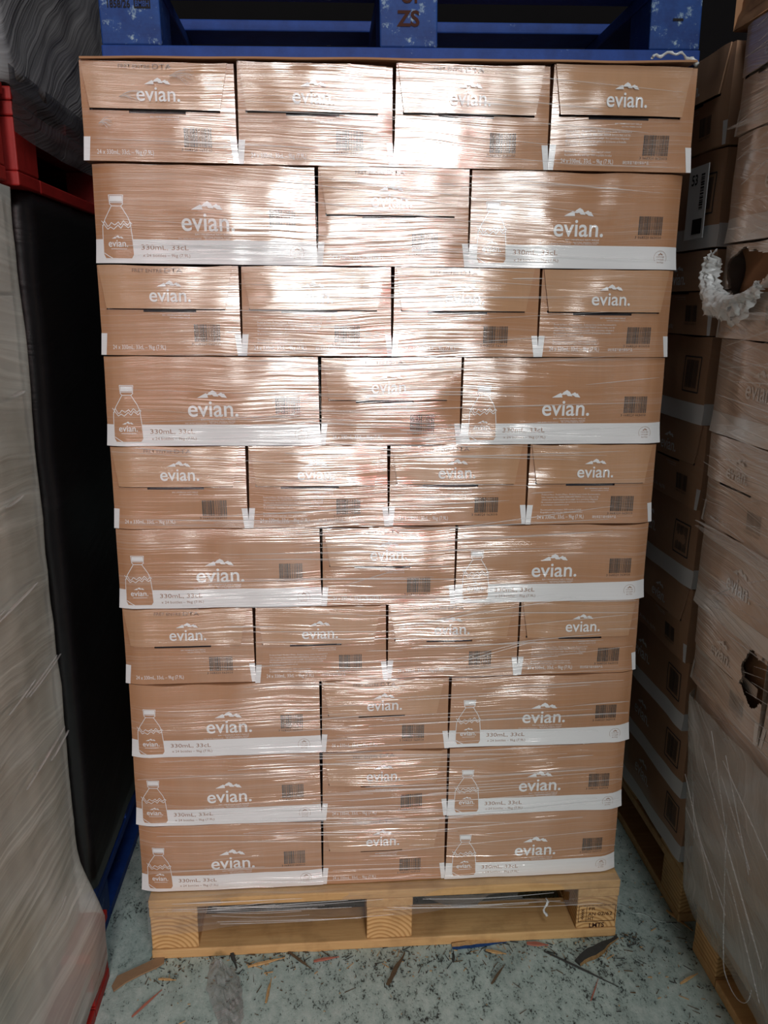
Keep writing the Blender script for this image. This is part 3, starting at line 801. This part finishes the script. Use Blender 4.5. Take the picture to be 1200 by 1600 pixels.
# shipping label on the far right load
mb = MB(); M_paper = simple('label_paper', (.55, .56, .58), .6, .3)
mb.box(-.0015, 0, -.075, .0, 0, .125, M_paper)
r = random.Random(3); q = .050
while q < .108:
    b = r.choice((.001, .002, .003)); mb.add([(-.0019, -.064, q), (-.0019, -.050, q), (-.0019, -.050, q + b), (-.0019, -.064, q + b)], [(0, 1, 2, 3)], M_blackink); q += b + r.choice((.001, .002))
mb.add([(-.0019, -.068, .008), (-.0019, -.030, .008), (-.0019, -.030, .034), (-.0019, -.068, .034)], [(0, 1, 2, 3)], M_blackink)
V, F, W = text_geo('53', 1, .02); mb.add([(-.0019, -.012 - v[0] / W * .024, .094 + v[1] / .72 * .018) for v in V], F, M_blackink)
tag(mb.build('shipping_label', smooth=False, loc=(.5585, .105, 1.445)), 'grey paper label with a barcode hanging on the dark cartons of the far right load', 'label')

# something stacked above the right load: broken board carton edge and dark wrapped goods
mb = MB()
mb.grid(lin(0, 1, 20), lin(0, 1, 10), lambda u, v: (.575 + .03 * v + .005 * noise.noise(Vector((u * 8, v * 8, 1))), .03 - .30 * u, 1.775 + .11 * v), M_bare)
mb.grid(lin(0, 1, 20), lin(0, 1, 10), lambda u, v: (.575 + .5 * u, .03, 1.775 + .11 * v), M_bare, flip=True)
mb.grid(lin(0, 1, 4), lin(0, 1, 4), lambda u, v: (.575 + .5 * u, .03 - .3 * v, 1.7745), M_bare, flip=True)
tag(mb.build('cardboard_tray'), 'rough brown cardboard tray on top of the near right load', 'cardboard tray')

# ------------------------------------------------------------------ left-hand loads
M_blackfilm = None
def dark_film(name, c0, c1, diag, zf, rough, bump, tilt):
    m, t = nt(name); p = N(t, 'ShaderNodeBsdfPrincipled'); o = N(t, 'ShaderNodeOutputMaterial')
    g = N(t, 'ShaderNodeGroup'); g.node_tree = film_group(tilt, zf, name + '_lines', diag)
    L(t, mixc(t, math_(t, 'ADD', math_(t, 'MULTIPLY', g.outputs[1], .6), math_(t, 'MULTIPLY', math_(t, 'SUBTRACT', g.outputs[2], .35), .9), True), c0, c1), p.inputs['Base Color'])
    p.inputs['Roughness'].default_value = rough; p.inputs['Specular IOR Level'].default_value = .6
    b = N(t, 'ShaderNodeBump'); b.inputs['Distance'].default_value = bump; L(t, g.outputs[0], b.inputs['Height']); L(t, b.outputs[0], p.inputs['Normal'])
    L(t, p.outputs[0], o.inputs[0]); return m
M_bf = dark_film('black_stretch_film', (.006, .006, .007), (.012, .012, .014), .2, 60, .35, .0012, .05)
M_gf = dark_film('dark_grey_stretch_film', (.20, .205, .21), (.48, .485, .49), .75, 55, .3, .004, .12)
def wrapped(mb, x1, dx, y0, y1, z0, z1, mat, rc=.03, amp=.006, seed=1, lean=0.0):
    """rounded wrapped block whose aisle-side face is at x1 (facing +x), near end y0"""
    path = []; xa = x1 - dx
    for i in range(9): a = i / 8 * math.pi / 2; path.append((x1 - rc + rc * math.sin(a) , y0 + rc - rc * math.cos(a)))
    path = [(xa, y0)] + [(x, y0) for x in lin(xa, x1 - rc, 12)[1:-1]] + path + [(x1, y) for y in lin(y0 + rc, y1, 30)[1:]] + [(xa, y1)]
    zs = lin(z0, z1, 46); V = []; F = []; n = len(path)
    for z in zs:
        for (x, y) in path:
            q = Vector((x * 5, y * 5, z * 5 + seed * 7))
            dl = amp * noise.noise(q) + amp * .5 * noise.noise(q * 3)
            V.append((x + dl + lean * (z - z0), y + dl * .6, z))
    for j in range(len(zs) - 1):
        for i in range(n - 1): F.append((j * n + i, j * n + i + 1, (j + 1) * n + i + 1, (j + 1) * n + i))
    top = [(len(zs) - 1) * n + i for i in range(n)]; F.append(tuple(top)); F.append(tuple(range(n))[::-1])
    F.append((n - 1, 0, (len(zs) - 1) * n, len(zs) * n - 1))
    mb.add(V, F, mat)

# black load behind, standing on its blue pallet, red pallet on top, grey load on that
root = empty('wrapped_load', (-.602, .0, .146)); M4 = MB(); wrapped(M4, 0, .9, .0, 1.2, 0, 1.352, M_bf, amp=.004)
M4.build('black_film', root)
tag(root, 'tall load wrapped in black film in the gap left of the middle stack', 'wrapped load')
pallet('blue_pallet', 0, -1.60, -.606, .006, 1.20, M_blueb, M_blueb, M_blue, 'dark blue pallet on the floor under the black wrapped load')
pallet('red_pallet', 1.502, -1.60, -.598, -.040, 1.16, M_red, M_red, M_red, 'red painted pallet between the black load and the grey load above')
root = empty('wrapped_load', (-.592, -.062, 1.652)); M5 = MB(); wrapped(M5, 0, .9, 0, 1.26, 0, .95, M_gf, amp=.012, seed=3)
M5.build('grey_film', root)
S5 = MB()
F_gskirt = film_mat('dark_grey_film_skirt', (.10, .10, .105), .62, .96, .25, .002, 110, diag=.5, tilt=.2)
S5.grid(lin(0, 1, 60), lin(0, 1, 12), lambda u, v: (.002 + .004 * noise.noise(Vector((u * 14, v * 5, 1))), 1.4 * u, .02 - v * (.088 + .05 * u + .008 * math.sin(u * 9 + 1))), F_gskirt)
S5.build('film_skirt', root)
tag(root, 'load wrapped in dark grey film on the red pallet, upper left', 'wrapped load')

# near left load in milky film, far end towards the gap
LOADX = -.602
root = empty('wrapped_load', (LOADX, -1.25, .146))
M_goods = []
def goods_mat():
    m, t = nt('goods_behind_milky_film'); p = N(t, 'ShaderNodeBsdfPrincipled'); o = N(t, 'ShaderNodeOutputMaterial')
    tc = N(t, 'ShaderNodeTexCoord')
    mp = N(t, 'ShaderNodeMapping'); L(t, tc.outputs['Object'], mp.inputs[0]); mp.inputs['Scale'].default_value = (1, 14, 4)
    f = noise_(t, mp.outputs[0], 1.2, 2, .5)
    wv = N(t, 'ShaderNodeTexWave', wave_type='BANDS', bands_direction='Y'); L(t, tc.outputs['Object'], wv.inputs[0]); wv.inputs['Scale'].default_value = 4.4; wv.inputs['Distortion'].default_value = .8
    f = math_(t, 'ADD', math_(t, 'MULTIPLY', f, .7), math_(t, 'MULTIPLY', wv.outputs['Fac'], .22))
    c = ramp(t, f, [(.3, (.17, .16, .10)), (.5, (.37, .35, .26)), (.7, (.57, .56, .47))])
    spz = N(t, 'ShaderNodeSeparateXYZ'); L(t, tc.outputs['Object'], spz.inputs[0])
    c = mixc(t, math_(t, 'MULTIPLY', math_(t, 'SUBTRACT', spz.outputs[2], .95), 5, True), c, (.74, .75, .74))
    mp3 = N(t, 'ShaderNodeMapping'); L(t, tc.outputs['Object'], mp3.inputs[0]); mp3.inputs['Scale'].default_value = (1, 5, 1.2)
    c = mixc(t, math_(t, 'MULTIPLY', math_(t, 'SUBTRACT', noise_(t, mp3.outputs[0], 1.7, 2, .5), .42), 3, True), c, (.21, .20, .125))
    L(t, c, p.inputs['Base Color']); p.inputs['Roughness'].default_value = .35; p.inputs['Specular IOR Level'].default_value = .5
    L(t, p.outputs[0], o.inputs[0]); return m
MG = goods_mat()
LZ = [.0, .13, .26, .42, .57, .725, .875, 1.03, 1.19, 1.342]
for i in range(len(LZ) - 1):
    g = MB(); wrapped(g, -.012, .85, 0, 1.19, LZ[i] + .003, LZ[i + 1] - .003, MG, rc=.02, amp=.004, seed=20 + i)
    # flip end for end: rounded corner towards the gap
    g.v = [(x, 1.19 - y, z) for x, y, z in g.v]; g.f = [f[::-1] for f in g.f]
    g.build('goods_layer', root)
F_milk = film_mat('milky_film_cover', (.79, .84, .79), .38, .82, .25, .0030, 34, diag=-.12, tilt=.07)
c5 = MB(); wrapped(c5, 0, .87, 0, 1.20, -.088, 1.349, F_milk, rc=.03, amp=.006, seed=9)
c5.v = [(x + (.040 * min(1, max(0, .14 - z) / .135) if x > -.1 else 0), 1.20 - y, z) for x, y, z in c5.v]; c5.f = [f[::-1] for f in c5.f]
for i in range(14):
    z = rf.choice(LZ[1:-1]) + rf.uniform(-.01, .01); y = rf.uniform(.75, 1.1)
    fold(c5, (.006, y, z), (.006, min(1.18, y + rf.uniform(.05, .2)), z + .002), rf.uniform(.003, .008), F_strand, out=.003)
c5.build('milky_film', root)
tag(root, 'load of pale goods under milky film, near left edge of the aisle', 'wrapped load')
pallet('red_pallet', 0, -1.60, -.567, -1.25, -.062, M_red, M_red, M_red, 'red painted pallet on the floor under the milky-film load, near left')
pallet('red_pallet', 1.503, -1.60, -.604, -1.27, -.075, M_red, M_red, M_red, 'bright red pallet end on top of the milky-film load, upper left edge')

# ------------------------------------------------------------------ litter on the floor
M_split = wood('splintered_pine', (.60, .38, .17), (.36, .20, .08), stretch=(40, 40, 3))
M_dkwood = simple('weathered_dark_wood', (.045, .045, .042), .8, .2, .0008, 120, .4, 60)
M_twig = simple('brown_bark_splinter', (.11, .075, .045), .85, .1, .001, 150, .4, 60)
M_pinkw = simple('reddish_splinter', (.36, .13, .09), .8, .2, .0006, 150, .3, 60)
M_bluech = simple('blue_painted_splinter', (.02, .07, .22), .6, .3, .0006, 120, .5, 60)
M_scrap = simple('scrap_cardboard', (.30, .19, .11), .85, .1, .0006, 90, .1, 30)
def splinter(a, b, wd, ht, mat, mat2=None, seed=1, name='wood_splinter', label='', lift=0.001, cat='splinter'):
    a, b = Vector((*a, 0)), Vector((*b, 0)); d = b - a; ln = d.length; d.normalize(); s = Vector((-d.y, d.x, 0))
    mb = MB(); n = 9; V = []
    for i in range(n + 1):
        t_ = i / n; e = (.35 + .65 * math.sin(math.pi * min(1, t_ * 1.15 + .08)) ** .5)
        c = d * (t_ - .5) * ln + s * noise.noise(Vector((t_ * 3, seed, 1))) * wd * .14
        ww = wd * e * (.95 + .35 * noise.noise(Vector((t_ * 7, seed, 5)))) / 2; hh = ht * e
        V += [c - s * ww, c + s * ww, c + s * ww * .7 + Vector((0, 0, hh)), c - s * ww * .8 + Vector((0, 0, hh * .8))]
    F1, F2 = [], []
    for i in range(n):
        for k in range(4): (F2 if k == 0 and mat2 else F1).append((i * 4 + k, i * 4 + (k + 1) % 4, (i + 1) * 4 + (k + 1) % 4, (i + 1) * 4 + k))
        if mat2: F2.append((i * 4 + 3, i * 4, (i + 1) * 4, (i + 1) * 4 + 3))
    F1 += [(3, 2, 1, 0), (n * 4, n * 4 + 1, n * 4 + 2, n * 4 + 3)]
    mb.add(V, F1, mat)
    if mat2: mb.add(V, F2, mat2)
    m_ = (a + b) / 2; o = mb.build(name, smooth=False, loc=(m_.x, m_.y, lift))
    tag(o, label, cat, 'wood splinters on the floor'); return o
splinter((-.341, .015), (-.312, -.062), .010, .008, M_dkwood, seed=2, label='black splinter leaning at the front of the pallet below its left opening')
splinter((-.155, -.054), (-.102, -.045), .006, .004, M_pinkw, seed=3, label='short pinkish splinter in front of the middle block of the pine pallet')
splinter((-.007, -.123), (.036, -.044), .010, .005, M_twig, seed=4, label='rough brown bark splinter lying below the middle block')
splinter((-.247, -.15), (-.240, -.092), .006, .004, M_split, seed=5, label='small yellow splinter right of the crumpled clear film')
splinter((.138, -.034), (.257, -.027), .016, .009, M_split, M_bluech, seed=6, label='blue-painted splinter against the foot of the pine pallet')
splinter((.392, -.095), (.500, -.030), .026, .010, M_dkwood, M_split, seed=7, label='thick dark wood chip with a pale broken edge, right of centre')
splinter((.331, -.058), (.457, -.158), .004, .003, M_dkwood, seed=8, label='long thin dark sliver running diagonally below the dark wood chip')
splinter((.203, -.134), (.240, -.088), .005, .004, M_twig, seed=9, label='thin brown twig-like splinter left of the diagonal sliver')
splinter((.390, -.187), (.423, -.135), .003, .002, M_pinkw, seed=10, label='thin reddish splinter below the diagonal sliver')
splinter((.640, .040), (.672, -.024), .006, .004, M_split, seed=11, label='tan splinter beside the right load near the crack')
splinter((.584, -.159), (.631, -.136), .005, .004, M_split, seed=12, label='orange-tan splinter in front of the near right pallet')
splinter((-.209, -.025), (-.159, -.073), .005, .004, M_twig, seed=13, label='dark brown splinter pointing away from the pallet, left of the pinkish one')
splinter((-.467, -.079), (-.431, -.083), .005, .003, M_split, seed=14, label='pale straw-coloured splinter beside the cardboard scrap')
splinter((-.290, -.060), (-.215, -.040), .006, .004, M_split, seed=15, label='ragged tan splinter beside the black splinter')
splinter((.208, -.048), (.250, -.060), .008, .003, M_split, seed=16, label='small tan chip just below the blue-painted splinter')
splinter((.30, -.034), (.345, -.042), .012, .003, M_pinkw, seed=17, label='flat reddish brown chip right of the blue-painted splinter')
splinter((-.50, -.165), (-.455, -.105), .005, .003, M_pinkw, seed=18, label='curled dark red splinter below the cardboard scrap')
splinter((.135, -.075), (.14, -.045), .006, .003, M_dkwood, seed=19, label='stubby dark splinter below the left end of the blue-painted one')
splinter((-.18, -.022), (-.115, -.026), .008, .003, M_split, seed=20, label='pale sliver lying along the foot of the pallet, left of its middle block')
# fine litter nobody could count
mb = MB(); rl_ = random.Random(8)
for i in range(1300):
    if rl_.random() < .62: x = rl_.uniform(-.5, .55); y = -.018 - abs(rl_.gauss(0, .045))
    elif rl_.random() < .5: x = rl_.uniform(.52, .66); y = rl_.uniform(-.4, .5)
    else: x = rl_.uniform(-.6, .65); y = rl_.uniform(-.42, -.03)
    a = rl_.uniform(0, math.pi); ln = rl_.choice((.002, .003, .003, .004, .006, .009, .02)) * rl_.uniform(.6, 1.2); wd = rl_.uniform(.0008, .002)
    d = Vector((math.cos(a), math.sin(a) * .8)); s = Vector((-d.y, d.x)) * wd / 2; h = rl_.uniform(.0008, .0025)
    p = Vector((x, y)); A, B, C_, D_ = p - d * ln / 2 - s, p + d * ln / 2 - s * .4, p + d * ln / 2 + s * .4, p - d * ln / 2 + s
    mb.add([(A.x, A.y, .0003), (B.x, B.y, .0003), (C_.x, C_.y, .0003), (D_.x, D_.y, .0003), (A.x, A.y, h), (B.x, B.y, h), (C_.x, C_.y, h), (D_.x, D_.y, h)],
           [(4, 5, 6, 7), (0, 1, 5, 4), (1, 2, 6, 5), (2, 3, 7, 6), (3, 0, 4, 7)], rl_.choice((M_dkwood, M_dkwood, M_twig, M_twig, M_split)))
tag(mb.build('wood_litter', smooth=False), 'fine dark chips and wood crumbs scattered over the concrete floor', 'litter', kind='stuff')
# cardboard scrap
mb = MB()
Q = [(-.556, -.092), (-.551, -.068), (-.500, -.038), (-.466, -.016), (-.463, -.040), (-.473, -.050), (-.505, -.068), (-.53, -.085), (-.549, -.105)]
cx, cy = -.51, -.062
for z in (0, .003): pass
n = len(Q)
mb.add([(x - cx, y - cy, .004 + .008 * (x + .55)) for x, y in Q] + [(x - cx, y - cy, .001 + .008 * (x + .55)) for x, y in Q], [tuple(range(n))[::-1], tuple(range(n, 2 * n))] + [(i, (i + 1) % n, n + (i + 1) % n, n + i) for i in range(n)], M_scrap)
tag(mb.build('cardboard_scrap', smooth=False, loc=(cx, cy, .0005)), 'torn strip of brown cardboard on the floor at the left front corner', 'cardboard scrap')
# crumpled clear film on the floor
mb = MB()
mb.grid(lin(0, 1, 36), lin(0, 1, 44), lambda u, v: (-.345 + .050 * v + (u - .5) * (.050 + .018 * math.sin(v * 5) + .012 * noise.noise(Vector((v * 9, u * 2, 7)))) , -.055 - .20 * v + .01 * math.sin(u * 6),
        .004 + .020 * math.sin(math.pi * u) * (1 - .5 * v) * (.7 + .6 * noise.noise(Vector((u * 7, v * 14, 2)))) + .003 * abs(noise.noise(Vector((u * 26, v * 40, 3))))), F_clump)
tag(mb.build('film_scrap'), 'crumpled clear film lying on the floor, lower left of the pine pallet', 'film scrap')
# crack lips in the concrete
M_lip = simple('chipped_concrete_lip', (.33, .38, .36), .8, .2)
mb = MB(); pts = [Vector((.528 + .125 * t_ + .006 * math.sin(t_ * 11), .066 - .078 * t_ + .006 * math.sin(t_ * 17), .0006)) for t_ in lin(0, 1, 22)]
tube(mb, pts, .0012, M_lip, 5, .8, 3)
tag(mb.build('trim_1'), kind='structure')

# upper goods on the near pallets and two unseen loads added to keep side light off the gaps
root = empty('wrapped_load', (-.606, -1.27, 1.652)); q = MB(); wrapped(q, 0, .9, 0, 1.18, 0, 1.0, M_bf, amp=.005, seed=31)
q.build('black_film', root); tag(root, 'black-wrapped goods at the very top left edge, above the milky-film load', 'wrapped load')
root = empty('wrapped_load', (-.62, -3.9, 0)); q = MB(); wrapped(q, 0, .9, 0, 2.5, 0, 3.0, M_bf, amp=.005, seed=33)
q.build('black_film', root); tag(root, 'added black-wrapped load, unseen behind the photographer, blocking side light, left', 'wrapped load')
root = empty('wrapped_load', (1.66, -3.9, 0)); q = MB(); wrapped(q, 0, 1.0, 0, 2.5, 0, 3.0, M_bf, amp=.005, seed=35)
q.build('black_film', root); tag(root, 'added black-wrapped load, unseen behind the photographer, blocking side light, right', 'wrapped load')
